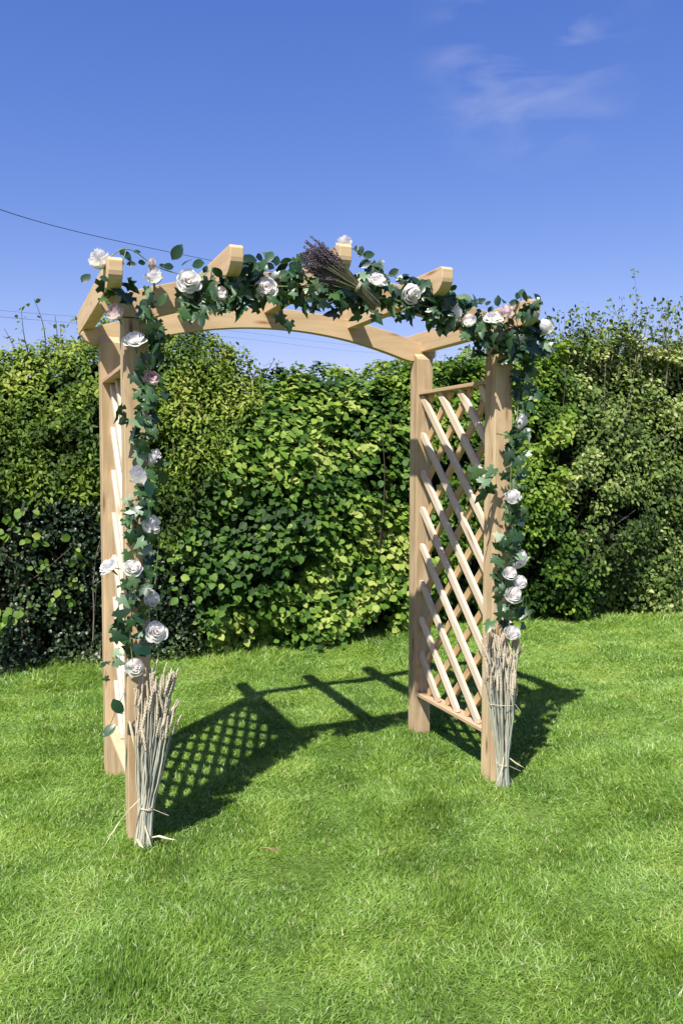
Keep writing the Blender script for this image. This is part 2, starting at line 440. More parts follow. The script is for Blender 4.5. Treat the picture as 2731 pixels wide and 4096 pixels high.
def crown(n, x0, x1, seed, inside):
    """leaves on the flat top of the hedge"""
    r = np.random.RandomState(seed); x = r.uniform(x0, x1, n)
    H = top_z(x) + .07 * nH(np.stack([x, 0 * x, 0 * x], -1)) + .06 * nC(np.stack([x, 0 * x, 0 * x + 3], -1))
    y = 3.3 + r.rand(n) ** 1.3 * 1.0
    P0 = np.stack([x, y, 0 * x], -1)
    z = H - .04 + .09 * nC(P0) - .10 * r.rand(n) + .06 * nF(P0)
    P = np.stack([x, y, z], -1); k = inside(x, z, P)
    return P[k], np.tile([0, -.25, 1.], (k.sum(), 1)), np.zeros(k.sum())
def no_tone(P): return 0
def hazel_shading(P):      # light low on the right and shade upper left, put into the leaf colour
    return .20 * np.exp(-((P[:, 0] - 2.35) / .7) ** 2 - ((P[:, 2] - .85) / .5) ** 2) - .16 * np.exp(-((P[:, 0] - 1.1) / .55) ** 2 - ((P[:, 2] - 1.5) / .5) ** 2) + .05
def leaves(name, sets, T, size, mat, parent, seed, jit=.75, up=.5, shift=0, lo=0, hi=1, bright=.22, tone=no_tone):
    bright *= 1.25
    r = np.random.RandomState(seed)
    P = np.concatenate([s[0] for s in sets]); Nn = np.concatenate([s[1] for s in sets]); dp = np.concatenate([s[2] for s in sets]); n = len(P)
    nrm = unit(Nn) + r.randn(n, 3) * jit * .6 + np.array([0, -.1, up])
    tip = r.randn(n, 3) * .8 + np.array([0, -.35, -.55]) + shift
    R = frames(nrm, tip)
    s = size * r.uniform(.6, 1.2, n)
    rnd = np.clip(.42 + bright * (.55 * nC(P * .7) + .5 * nF(P)) + .20 * r.randn(n) - np.clip(dp, 0, .3) * 1.1 + tone(P), lo, hi)  # deeper leaves get a darker colour, painting in the shade between leaves
    V, F, q = scatter(T[0], T[1], P, R, s, rnd)
    return link(name, np_mesh(name, V, F, q), mat, parent)
def branches(name, x0, x1, zmax, n, mat, parent, seed, rad=.012, y0=3.1, y1=3.7):
    r = np.random.RandomState(seed); parts = []
    for i in range(n):
        x, y = r.uniform(x0, x1), r.uniform(y0, y1); zt = min(zmax, float(top_z(x))) * r.uniform(.75, .97)
        dx, dy = r.uniform(-.35, .35), r.uniform(-.25, .15)
        pts = [(x + dx * t + .03 * math.sin(7 * t + i), y + dy * t, -.02 + (zt) * t) for t in np.linspace(0, 1, 7)]
        parts.append(tube(pts, np.linspace(rad, rad * .25, 7), 5))
        for k in range(3):
            t = r.uniform(.25, .85); p = np.array(pts[int(t * 6)]); d = np.array([r.uniform(-.4, .4), r.uniform(-.35, .1), r.uniform(.1, .4)])
            parts.append(tube([p, p + d * .5, p + d + [0, 0, .05]], [rad * .5, rad * .35, rad * .15], 4))
    V, F = merge(parts); return link(name, np_mesh(name, V, F), mat, parent)
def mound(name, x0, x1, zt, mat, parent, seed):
    """solid core added inside a hedge, the darkness of its gaps put into the colour"""
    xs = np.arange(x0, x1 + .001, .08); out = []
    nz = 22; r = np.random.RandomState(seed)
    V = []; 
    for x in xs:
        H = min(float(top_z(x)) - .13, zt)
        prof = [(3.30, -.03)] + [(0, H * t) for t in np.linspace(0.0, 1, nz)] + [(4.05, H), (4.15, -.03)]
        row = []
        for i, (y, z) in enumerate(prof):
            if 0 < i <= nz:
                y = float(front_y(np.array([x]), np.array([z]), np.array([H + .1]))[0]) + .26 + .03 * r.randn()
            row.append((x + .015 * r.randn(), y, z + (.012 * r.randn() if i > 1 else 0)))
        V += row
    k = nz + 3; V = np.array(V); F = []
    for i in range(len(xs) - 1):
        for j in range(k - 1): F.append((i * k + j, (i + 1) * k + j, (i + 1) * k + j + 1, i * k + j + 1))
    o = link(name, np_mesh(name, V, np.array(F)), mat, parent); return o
M_inner = simple('hedge_gap_shade', (.012, .014, .006), .95, .05, (.005, .006, .003), 60)  # near-black colour stands in for the shade deep inside the hedge

def xz(x, z): return np.stack([x, 0 * x, z], -1)
bnd = noise_fn(41, 3.4, 3)
def zA(x): return np.interp(x, [-3, -.45, 0, .35, .7, .95, 1.15], [1.5, 1.45, 1.30, 1.05, .85, .45, 0])         # top of the dark shrub
def inA(x, z, P): return (z < zA(x) + .16 * bnd(xz(x, z))) & (x < 1.15)
def xBC(z): return np.interp(z, [0, .8, 1.3, 1.8, 2.1, 2.4], [.95, .72, .95, 1.35, 1.6, 1.75])       # boundary privet / beech
def inB(x, z, P): return ~inA(x, z, P) & (x < xBC(z) + .10 * bnd(xz(x, z) + 5))
def xCD(z): return np.interp(z, [0, 1.2, 1.9, 2.2], [2.95, 2.9, 2.8, 2.55])
def inC(x, z, P): return ~inA(x, z, P) & (x >= xBC(z) + .10 * bnd(xz(x, z) + 5)) & (x < xCD(z) + .09 * bnd(xz(x, z) + 9))
def xDE(z): return np.interp(z, [0, 1, 1.8, 2.6], [4.7, 4.3, 4.2, 4.45])
def inD(x, z, P): return (x >= xCD(z) + .09 * bnd(xz(x, z) + 9)) & (x < xDE(z) + .12 * bnd(xz(x, z) + 13))
def inE(x, z, P): return x >= xDE(z) + .12 * bnd(xz(x, z) + 13)

L_holly = leafmat('dark_glossy_leaf', [(0, (.012, .026, .010)), (.6, (.026, .052, .020)), (.85, (.04, .075, .022)), (1, (.12, .17, .05))], .40, .10, (1.2, 1.4, .5), .32)
L_privet = leafmat('young_hedge_leaf', [(0, (.030, .060, .008)), (.4, (.090, .160, .016)), (.75, (.21, .29, .035)), (1, (.33, .37, .08))], .55, .3, (1.3, 1.35, .35), .2)
L_beech = leafmat('round_hazel_leaf', [(0, (.018, .048, .009)), (.4, (.055, .125, .016)), (.7, (.135, .230, .030)), (.9, (.24, .33, .055)), (1, (.33, .39, .10))], .55, .28, (1.3, 1.4, .4), .2)
L_horn = leafmat('hornbeam_leaf', [(0, (.020, .050, .007)), (.4, (.070, .140, .014)), (.75, (.17, .275, .028)), (1, (.29, .36, .07))], .55, .3, (1.3, 1.4, .35), .2)
L_will = leafmat('grey_green_leaf', [(0, (.032, .056, .014)), (.4, (.105, .170, .034)), (.75, (.23, .30, .075)), (1, (.42, .43, .20))], .55, .28, (1.2, 1.3, .5), .2)

def shoots(name, lst, T, size, mat, tmat, parent, seed):
    """leafy shoots standing above the hedge: (x, y, z0, x1, z1, number of leaves)"""
    r = np.random.RandomState(seed)
    for (x, y, z0, x1, z1, nl) in lst:
        t = np.linspace(0, 1, 8); bow = r.uniform(-.05, .05); P = []
        pts = np.stack([x + (x1 - x) * t + bow * np.sin(t * math.pi), y + 0 * t + r.uniform(-.05, .05) * t, z0 + (z1 - z0) * t], -1)
        for k in range(nl):
            u = r.uniform(.05, 1); i = min(6, int(u * 7)); p = pts[i] + (pts[i + 1] - pts[i]) * (u * 7 - i)
            P.append(p + r.randn(3) * [.024, .024, .01])
        V, F = tube(pts, np.linspace(.0055, .0015, 8), 4); st = link(name, np_mesh(name, V, F), tmat, parent)
        P = np.array(P); n = len(P)
        R = frames(r.randn(n, 3) + [0, -.3, .6], r.randn(n, 3) * .8 + [0, -.1, .3])
        V, F, q = scatter(T[0], T[1], P, R, size * r.uniform(.6, 1.2, n), r.rand(n) * .7)
        link('shoot_leaves', np_mesh('shoot_leaves', V, F, q), mat, st)

hA = empty('evergreen_shrub', (-.4, 3.1, 0), label='dark glossy small-leaved evergreen shrub at the left end of the hedge', cat='shrub')
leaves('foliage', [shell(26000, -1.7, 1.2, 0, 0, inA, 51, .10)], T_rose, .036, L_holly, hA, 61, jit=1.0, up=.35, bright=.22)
branches('branches', -1.6, 1.0, 1.3, 20, M_greytwig, hA, 71, .007, 3.12, 3.5)
def t_priv(P): return .14 * np.tanh((P[:, 2] - 1.75) / .35)  # t_ functions: bright hedge tops and shaded lower parts painted into leaf colour
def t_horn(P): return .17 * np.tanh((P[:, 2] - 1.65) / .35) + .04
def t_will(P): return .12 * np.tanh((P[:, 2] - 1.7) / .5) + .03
# a few round bright leaves pushing through it belong to the neighbouring hazel
hB = empty('privet_hedge', (.4, 3.3, 0), label='tall yellow-green feathery hedge plant behind the left post of the arch', cat='hedge')
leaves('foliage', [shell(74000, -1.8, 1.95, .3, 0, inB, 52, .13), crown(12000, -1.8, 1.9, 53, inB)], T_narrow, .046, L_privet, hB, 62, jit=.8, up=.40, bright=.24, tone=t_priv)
mound('gap_shade_core', -1.9, 1.5, 2.6, M_inner, hB, 82)
branches('branches', -1.6, 1.7, 2.6, 26, M_twig, hB, 72)
r_ = np.random.RandomState(90)
sh = [(-.16, 3.35, 2.1, -.28, 2.62, 22), (-.14, 3.35, 2.2, -.19, 2.72, 10), (-.1, 3.35, 2.2, -.05, 2.6, 14), (.16, 3.4, 2.2, .10, 2.62, 20), (.22, 3.4, 2.2, .2, 2.75, 12), (.1, 3.4, 2.2, .0, 2.55, 12), (-.3, 3.4, 2.1, -.4, 2.5, 10)]
sh += [(x, 3.45 + .3 * r_.rand(), 2.2, x + r_.uniform(-.12, .12), float(top_z(x)) + r_.uniform(.06, .2), 12) for x in r_.uniform(.4, 1.9, 26)]
shoots('shoot', sh, T_small, .045, L_privet, M_twig, hB, 91)

hC = empty('hazel_hedge', (1.9, 3.3, 0), label='hedge plant with large round bright leaves seen through the arch opening', cat='hedge')
leaves('foliage', [shell(25000, .3, 3.1, 0, 0, inC, 54, .11), crown(4200, 1.2, 2.9, 55, inC)], T_round, .065, L_beech, hC, 63, jit=.55, up=.85, bright=.30, tone=hazel_shading)
r_ = np.random.RandomState(92)   # round leaves straying left through the dark shrub
cl = np.array([(.02, .62), (-.35, 1.15), (-.22, .95), (-.40, .45), (.05, .85), (-.15, .75), (-.48, .38), (-.1, .5), (.6, .75), (.75, .6), (.55, .98), (-.42, 1.0)])
Pc = np.repeat(cl, 8, 0) + r_.randn(len(cl) * 8, 2) * .05
Pc = np.stack([Pc[:, 0], front_y(Pc[:, 0], Pc[:, 1], top_z(Pc[:, 0])) - .05 + .04 * r_.randn(len(Pc)), Pc[:, 1]], -1)
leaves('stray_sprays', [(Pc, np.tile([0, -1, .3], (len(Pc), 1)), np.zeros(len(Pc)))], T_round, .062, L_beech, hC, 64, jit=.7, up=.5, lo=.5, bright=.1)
mound('gap_shade_core', 1.42, 2.9, 2.2, M_inner, hC, 83)
branches('branches', .9, 2.9, 2.1, 18, M_twig, hC, 73)
r_ = np.random.RandomState(93)
shoots('shoot', [(x, 3.5 + .3 * r_.rand(), 2.1, x + r_.uniform(-.1, .1), float(top_z(x)) + r_.uniform(.02, .14), 9) for x in r_.uniform(1.5, 2.8, 20)], T_round, .05, L_beech, M_twig, hC, 94)

hD = empty('hornbeam_hedge', (3.6, 3.3, 0), label='bright green dense hedge plant behind the right post of the arch', cat='hedge')
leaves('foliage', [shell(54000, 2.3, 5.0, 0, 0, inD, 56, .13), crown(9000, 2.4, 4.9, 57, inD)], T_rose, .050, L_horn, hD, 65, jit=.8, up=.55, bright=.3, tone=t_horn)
mound('gap_shade_core', 2.82, 4.4, 2.6, M_inner, hD, 84)
branches('branches', 2.7, 4.5, 2.5, 22, M_twig, hD, 74)
r_ = np.random.RandomState(95)
shoots('shoot', [(x, 3.5 + .4 * r_.rand(), 2.3, x + r_.uniform(-.1, .1), float(top_z(x)) + r_.uniform(.08, .36), 26) for x in r_.uniform(3.75, 4.7, 26)] +
       [(x, 3.5 + .4 * r_.rand(), 2.2, x + r_.uniform(-.1, .1), float(top_z(x)) + r_.uniform(.03, .15), 10) for x in r_.uniform(2.7, 3.7, 18)], T_small, .045, L_horn, M_twig, hD, 96)

hE = empty('willow_shrub', (5.6, 3.3, 0), label='grey-green twiggy shrub with tall thin shoots at the right end of the hedge', cat='shrub')
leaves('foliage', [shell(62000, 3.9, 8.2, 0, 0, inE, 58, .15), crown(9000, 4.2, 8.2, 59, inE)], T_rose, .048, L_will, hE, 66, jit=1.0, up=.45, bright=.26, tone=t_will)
mound('gap_shade_core', 4.32, 8.4, 2.7, M_inner, hE, 85)
branches('branches', 4.4, 8.0, 2.7, 46, M_greytwig, hE, 75, .008, 3.10, 3.7)
r_ = np.random.RandomState(97)
tall = [(5.36, 3.35, 2.4, 5.33, 3.42, 40), (5.36, 3.35, 2.6, 5.05, 3.12, 16), (5.38, 3.35, 2.5, 5.5, 3.1, 18), (5.9, 3.35, 2.4, 5.96, 3.36, 44), (5.85, 3.4, 2.4, 5.72, 3.05, 16), (5.6, 3.4, 2.4, 5.72, 3.2, 22), (4.98, 3.4, 2.4, 4.9, 2.98, 20), (6.15, 3.4, 2.4, 6.2, 3.2, 30), (6.4, 3.4, 2.4, 6.4, 3.5, 30)]
shoots('shoot', tall + [(x, 3.3 + .5 * r_.rand(), 2.3, x + r_.uniform(-.15, .15), float(top_z(x)) + r_.uniform(.05, .42), 44) for x in r_.uniform(4.5, 7.5, 84)], T_small, .048, L_will, M_greytwig, hE, 98)

# ------------------------------------------------------------------ garlands
def rose_mesh(name, layers, seed):
    r = np.random.RandomState(seed); Vs, Fs, Q, o = [], [], [], 0
    nu, nv = 11, 8; nl = len(layers)
    for li, (n, r0, r1, hw, z0, h, b) in enumerate(layers):
        out = li / (nl - 1)
        for k in range(n):
            th0 = (k + .5 * (li % 2) + .35 * r.rand()) / n * 2 * math.pi; ph = r.rand(4) * 6.28
            q1 = r1 * r.uniform(.90, 1.10); hs = r.uniform(.82, 1.10); w_ = hw * r.uniform(.9, 1.12)
            for j in range(nv):
                v = j / (nv - 1)
                for i in range(nu):
                    u = -1 + 2 * i / (nu - 1)
                    f_ = (1 - b) * v ** .85 + b * math.sin(min(1, v * 1.3) * math.pi / 2)
                    Rr = (r0 + (q1 - r0) * f_) * (1 - (.04 + .10 * out) * u * u * v) + .0012 * u + .0010 * math.sin(4 * u + ph[1]) * v * v
                    th = th0 + u * w_ * (.55 + .45 * math.sin(min(1, v * 1.25) * math.pi / 2)) * (1 - .12 * max(0, v - .8) / .2)
                    hh = z0 + h * hs * v ** 1.15 - h * .16 * u * u * v * (1 - out) + .004 * out * u * u * v - (.0015 + .0045 * out) * (max(0, v - .72) / .28) ** 2 + .0014 * math.sin(3 * u + ph[0]) * v
                    Vs.append((Rr * math.cos(th), Rr * math.sin(th), hh)); Q.append(min(1, (li + .1 + .5 * v) / nl))
            for j in range(nv - 1):
                for i in range(nu - 1):
                    a = o + j * nu + i; Fs.append((a, a + 1, a + nu + 1, a + nu))
            o += nu * nv
    return np_mesh(name, np.array(Vs), np.array(Fs), np.array(Q), smooth=True)
OPEN = [(2, .003, .0055, 1.75, .010, .025, 1), (3, .005, .0105, 1.4, .008, .027, .9), (3, .007, .0165, 1.3, .006, .027, .8), (4, .009, .0230, 1.08, .003, .026, .6), (5, .010, .0305, .90, -.001, .024, .45), (6, .011, .0390, .76, -.006, .019, .35)]
HALFO = [(2, .003, .0055, 1.75, .010, .028, 1), (3, .005, .0105, 1.4, .007, .031, 1), (3, .007, .0165, 1.3, .003, .034, .9), (4, .009, .0225, 1.1, -.002, .034, .8), (5, .010, .0290, .95, -.008, .031, .65)]
BUD = [(2, .004, .0055, 1.75, .006, .036, 1), (3, .006, .0100, 1.4, .003, .037, 1), (3, .008, .0145, 1.35, -.002, .038, 1), (3, .009, .0185, 1.4, -.008, .036, 1)]
SHAPES = {'open': [rose_mesh('rose', OPEN, s) for s in (1, 2, 3)], 'half': [rose_mesh('rose', HALFO, s) for s in (4, 5)], 'bud': [rose_mesh('rose', BUD, s) for s in (6, 7)]}
BASE = {'open': .073, 'half': .052, 'bud': .033}
def sepal_mesh():
    V, F = [], []; 
    T, FT = T_narrow; o = 0
    for k in range(5):
        a = k / 5 * 2 * math.pi; n = np.array([[math.cos(a) * .5, math.sin(a) * .5, -.9]]); tip = np.array([[math.cos(a), math.sin(a), .35]])
        v, f, q = scatter(T, FT, np.array([[0, 0, -.004]]), frames(n, tip), np.array([.030]), np.array([.5])); V.append(v); F.append(f + o); o += len(v)
    tv, tf = tube([(0, 0, -.03), (0, 0, -.012), (0, 0, .002)], [.002, .004, .008], 6)
    tf = np.concatenate([tf[:, [0, 1, 2]], tf[:, [0, 2, 3]]]); V.append(tv); F.append(tf + o)
    return np_mesh('sepals', np.concatenate(V), np.concatenate(F))
SEP = sepal_mesh(); SEP.materials.append(M_sepal)
MESHCACHE = {}
def rose(parent, x, y, z, diam, shape, face, k=0, pink=False, label=None):
    me = SHAPES[shape][k % len(SHAPES[shape])]; key = (me.name, pink)
    if key not in MESHCACHE:
        m2 = me.copy(); m2.materials.append(M_petalp if pink else M_petal); MESHCACHE[key] = m2
    o = bpy.data.objects.new('rose', MESHCACHE[key]); C.objects.link(o)
    d = Vector(face).normalized(); d = (d + Vector((-.06, -.05, .30))).normalized(); q = d.to_track_quat('Z', 'Y'); sc = diam / BASE[shape]
    o.location = Vector((x, y, z)) - d * .02 * sc; o.rotation_euler = (q @ Matrix.Rotation(k * 1.9, 3, 'Z').to_quaternion()).to_euler(); o.scale = (sc,) * 3
    o.parent = parent; o.matrix_parent_inverse = world_of(parent).inverted()
    if label: o['label'] = label
    s = bpy.data.objects.new('sepals', SEP); C.objects.link(s); s.parent = o
    return o

ROSES = []
def clear_of_roses(A):
    k = np.ones(len(A), bool)
    for x, y, z, d in ROSES:
        k &= ~((np.hypot(A[:, 0] - x, A[:, 2] - z) < d * .60 + .006) & (A[:, 1] < y + .03))
    return A[k]
def leafset(name, anchors, T, mat, parent, seed, face=(-.25, -1, .35), hang=-.6, jit=.55, light=0., reps=1):
    r = np.random.RandomState(seed); A = np.array(anchors, float)
    if reps > 1: A = np.repeat(A, reps, 0); A[:, :3] += r.randn(len(A), 3) * .014
    A = clear_of_roses(A); A = A * [1, 1, 1, 1.13]; n = len(A); R = frames(np.array(face) + r.randn(n, 3) * jit, r.randn(n, 3) * [.9, .3, .7] + [0, -.1, hang])
    c = A[:, :3] - R[:, :, 1] * (A[:, 3:4] * .45)
    V, F, q = scatter(T[0], T[1], c, R, A[:, 3] * r.uniform(.85, 1.15, n), np.clip(r.beta(1.6, 1.5, n) * .95 + light, 0, 1))
    return link(name, np_mesh(name, V, F, q), mat, parent)

RT = [(-.103, -.12, 2.255, .080, 'half', (-.75, -.25, .75), 0), (-.044, -.10, 2.068, .062, 'half', (-.55, -.5, .6), 1, True), (.029, -.09, 1.978, .096, 'open', (-.2, -.55, .85), 0),
          (.111, -.06, 2.222, .064, 'half', (.0, -.45, .95), 1), (.236, -.10, 2.205, .094, 'open', (-.1, -1, -.15), 1), (.362, -.09, 2.164, .050, 'bud', (-.3, -.8, .3), 0),
          (.545, -.10, 2.2, .098, 'open', (-.15, -1, .0), 2), (.724, .02, 2.268, .062, 'half', (-.3, -.8, .5), 1), (.853, -.15, 2.402, .062, 'half', (-.2, -.2, .95), 0),
          (1.023, -.10, 2.272, .086, 'open', (.25, -.45, .85), 0), (1.183, -.10, 2.216, .068, 'half', (.1, -.7, -.5), 1), (1.400, -.07, 2.166, .052, 'bud', (-.3, -.6, .8), 1),
          (1.463, -.08, 2.131, .056, 'half', (-.7, -.6, .3), 0), (1.574, -.10, 2.154, .080, 'open', (-.1, -.5, .85), 1), (1.661, -.08, 2.186, .054, 'half', (.3, -.4, .9), 1, True),
          (1.887, -.05, 2.137, .070, 'half', (.6, -.3, .7), 0), (.103, -.06, 2.266, .028, 'bud', (.2, -.5, .9), 0, True)]
RL = [(.101, -.05, 1.833, .062, 'half', (-.1, -.8, .4), 0, True), (.108, -.05, 1.532, .050, 'bud', (.5, -.4, .5), 1), (.041, -.07, 1.460, .058, 'bud', (-.5, -.5, .7), 0),
          (.093, -.06, 1.271, .075, 'half', (.7, -.5, .3), 1), (-.079, -.05, 1.118, .088, 'open', (-.8, .1, .6), 2), (.016, -.08, 1.111, .078, 'open', (.1, -.8, .55), 0),
          (.094, -.06, .978, .064, 'half', (.6, -.6, -.2), 0), (.104, -.08, .854, .086, 'open', (.15, -1, .15), 1), (.020, -.08, .722, .068, 'half', (-.1, -.9, .35), 1)]
RR = [(1.792, -.02, 1.707, .046, 'bud', (.4, -.3, .8), 1), (1.732, -.05, 1.362, .066, 'half', (.2, -.5, .8), 0), (1.779, -.04, 1.072, .056, 'bud', (.5, -.5, .7), 0), (1.706, -.07, 1.011, .054, 'half', (-.2, -.8, .4), 1),
          (1.761, -.07, .968, .060, 'half', (.3, -.8, .3), 0), (1.722, -.08, .911, .066, 'half', (-.1, -.9, .3), 1), (1.724, -.07, .736, .062, 'half', (0, -.8, .5), 0)]
RT = [(a[0] - .012, a[1] - .035, a[2], a[3] * 1.12) + tuple(a[4:]) if a[0] > .9 else a for a in RT]
RR = [(a[0] - .01, a[1] - .025, a[2], a[3] * 1.12) + tuple(a[4:]) for a in RR]
ROSES += [a[:4] for a in RT + RL + RR]
# sprigs: (x, y, z, size)
SP = [(0.001,-0.1,2.277,0.042),(0.044,-0.08,2.297,0.026),(0.02,-0.1,2.245,0.036),(0.06,-0.08,2.258,0.03),(-0.01,-0.1,2.289,0.036),(-0.042,-0.16,2.173,0.048),(-0.051,-0.15,2.143,0.041),(-0.019,-0.13,2.245,0.032),(0.143,-0.07,2.253,0.037),(0.162,-0.08,2.252,0.04),(0.191,-0.08,2.304,0.057),(0.233,-0.08,2.278,0.047),(0.275,-0.08,2.272,0.054),(0.304,-0.08,2.255,0.034),(0.194,-0.12,2.217,0.043),(0.312,-0.16,2.209,0.026),(-0.147,-0.14,2.173,0.054),(-0.09,-0.2,2.162,0.034),(-0.126,-0.14,2.209,0.028),(0.948,-0.1,2.383,0.04),(0.981,-0.1,2.368,0.047),(0.92,-0.12,2.384,0.029),(0.971,-0.1,2.332,0.05),(1.015,-0.1,2.33,0.043),(0.991,-0.1,2.303,0.051),(1.101,-0.1,2.307,0.044),(1.152,-0.1,2.299,0.033),(1.132,-0.1,2.274,0.04),(1.061,-0.1,2.277,0.044),(1.193,-0.1,2.27,0.044),(1.245,-0.1,2.274,0.045),(0.5,-0.02,2.319,0.025),(0.537,-0.05,2.292,0.042),(0.573,-0.05,2.295,0.039),(0.51,-0.08,2.261,0.059),(0.613,-0.04,2.278,0.053),(0.445,-0.12,2.172,0.075),(0.817,-0.1,2.353,0.039),(0.829,-0.14,2.362,0.035),(0.628,-0.08,2.245,0.052),(1.308,-0.12,2.183,0.067),(1.383,-0.1,2.21,0.064),(1.438,-0.08,2.199,0.069),(1.47,-0.08,2.22,0.042),(1.503,-0.08,2.227,0.042),(1.534,-0.08,2.225,0.042),(1.57,-0.08,2.218,0.039),(1.619,-0.08,2.231,0.054),(1.649,-0.08,2.234,0.051),(1.72,-0.12,2.266,0.05),(1.697,-0.12,2.249,0.035),(1.752,-0.12,2.248,0.039),(1.78,-0.14,2.233,0.031),(1.8,-0.12,2.176,0.031),(1.811,-0.08,2.158,0.051),(1.875,-0.04,2.148,0.04),(1.693,-0.1,2.224,0.039),(0.043,-0.12,2.025,0.062),(0.047,-0.12,2.061,0.052),(0.092,-0.06,1.983,0.057),(0.11,-0.05,1.969,0.05),(-0.001,-0.1,2.109,0.042),(0.063,-0.1,2.097,0.046),(0.132,-0.08,2.122,0.05)]
SPL = [(-0.047,-0.06,0.569,0.064),(-0.072,-0.02,0.468,0.058),(0.06,-0.1,0.787,0.054),(0.134,-0.05,0.914,0.041),(-0.079,-0.05,1.082,0.056),(-0.053,-0.06,1.078,0.05),(0.008,-0.08,1.295,0.05)]
IV = [(0.278,-0.12,2.052,0.057),(0.424,-0.12,2.09,0.068),(0.612,-0.1,2.068,0.063),(0.639,-0.1,2.044,0.052),(0.817,-0.1,2.116,0.05),(1.032,-0.1,2.104,0.055),(0.932,-0.08,2.109,0.047),(1.184,-0.1,2.108,0.055),(1.122,-0.1,2.128,0.055),(0.223,-0.12,2.064,0.05),(0.341,-0.12,2.097,0.05),(0.704,-0.1,2.109,0.053),(0.961,-0.08,2.255,0.043),(1.331,-0.08,2.08,0.057),(1.64,-0.08,2.021,0.066),(1.745,-0.06,2.049,0.059),(1.812,-0.03,2.036,0.06),(1.572,-0.08,2.037,0.05),(1.461,-0.08,2.087,0.057)]
IVL = [(-0.033,-0.06,1.691,0.056),(-0.01,-0.07,1.666,0.059),(0.038,-0.07,1.659,0.053),(0.031,-0.06,1.609,0.06),(-0.007,-0.1,0.881,0.056),(-0.032,-0.1,0.841,0.06),(-0.058,-0.08,0.881,0.043),(-0.089,-0.02,0.728,0.034),(-0.048,-0.02,0.73,0.037),(-0.087,0.0,0.663,0.027),(0.003,-0.1,1.047,0.05),(0.043,-0.1,1.029,0.057),(0.051,-0.1,0.986,0.05),(-0.014,-0.1,0.973,0.059),(-0.031,-0.1,0.933,0.059),(0.058,-0.08,1.394,0.05),(0.083,-0.08,1.36,0.05),(0.009,-0.08,1.344,0.056),(0.042,-0.07,1.226,0.057),(0.007,-0.08,1.211,0.05),(0.082,-0.06,1.776,0.047),(0.057,-0.06,1.718,0.047)]
IVR = [(1.547,-0.06,1.466,0.07),(1.587,-0.07,1.437,0.071),(1.576,-0.07,1.398,0.067),(1.554,-0.07,1.359,0.063),(1.598,-0.07,1.466,0.051),(1.682,-0.06,1.634,0.051),(1.724,-0.05,1.615,0.06),(1.768,-0.03,1.875,0.068),(1.757,-0.03,1.815,0.06),(1.776,-0.02,1.757,0.068),(1.702,-0.05,1.535,0.064),(1.659,-0.07,1.179,0.059),(1.649,-0.07,1.12,0.059),(1.632,-0.08,1.062,0.059),(1.645,-0.08,0.902,0.067),(1.658,-0.08,0.841,0.068),(1.59,-0.08,0.765,0.063),(1.804,-0.04,0.743,0.053),(1.771,-0.04,1.294,0.052),(1.79,-0.03,1.233,0.053)]

r_ = np.random.RandomState(101)
def mass(n, lo, hi, zlo, zhi, ylo=-.14, yhi=-.03, smin=.038, smax=.062):
    x = r_.uniform(lo, hi, n); t = r_.rand(n)
    return np.stack([x, r_.uniform(ylo, yhi, n), zbot(x) + zlo + (zhi - zlo) * t, r_.uniform(smin, smax, n)], -1)

top = empty('flower_garland', (.85, -.06, 2.2), label='white rose and ivy garland laid along the front top beam of the arch', cat='garland', group='artificial rose garlands on the arch')
ivt = np.concatenate([np.array(IV), mass(185, .20, 1.28, -.05, .08), mass(90, 1.28, 1.82, -.05, .05), mass(34, .62, 1.05, -.03, .13), mass(9, .04, .24, .0, .10), mass(7, -.08, .03, .03, .10, -.16, -.08), mass(40, .3, .75, -.03, .08), mass(30, 1.2, 1.5, -.03, .09), mass(44, 1.52, 1.87, -.10, .0), mass(10, 1.62, 1.72, .04, .13, -.26, -.17)])
leafset('ivy_leaves', ivt, T_ivy, M_ivy, top, 110, hang=-.8)
rst = np.concatenate([mass(70, .38, .80, .05, .16), mass(34, 1.0, 1.45, .03, .13), mass(45, 1.35, 1.72, .03, .12, smin=.03, smax=.045), mass(18, .2, .36, .04, .13), mass(16, 1.7, 1.84, -.06, .12), mass(7, 1.60, 1.72, .06, .17, -.26, -.18)])
leafset('rose_leaves', rst, T_rose, M_rleaf, top, 111, hang=.2, light=.08)
leafset('rose_leaves', SP, T_rose, M_rleaf, top, 112, hang=.5, jit=.4)
def stemline(parent, pts, rad=.0022):
    pts = np.array(pts, float); t = np.linspace(0, 1, len(pts)); tt = np.linspace(0, 1, len(pts) * 6)
    P = np.stack([np.interp(tt, t, pts[:, i]) for i in range(3)], -1)
    for _ in range(4): P[1:-1] = (P[:-2] + P[1:-1] * 2 + P[2:]) / 4
    return tube(P, rad, 5)
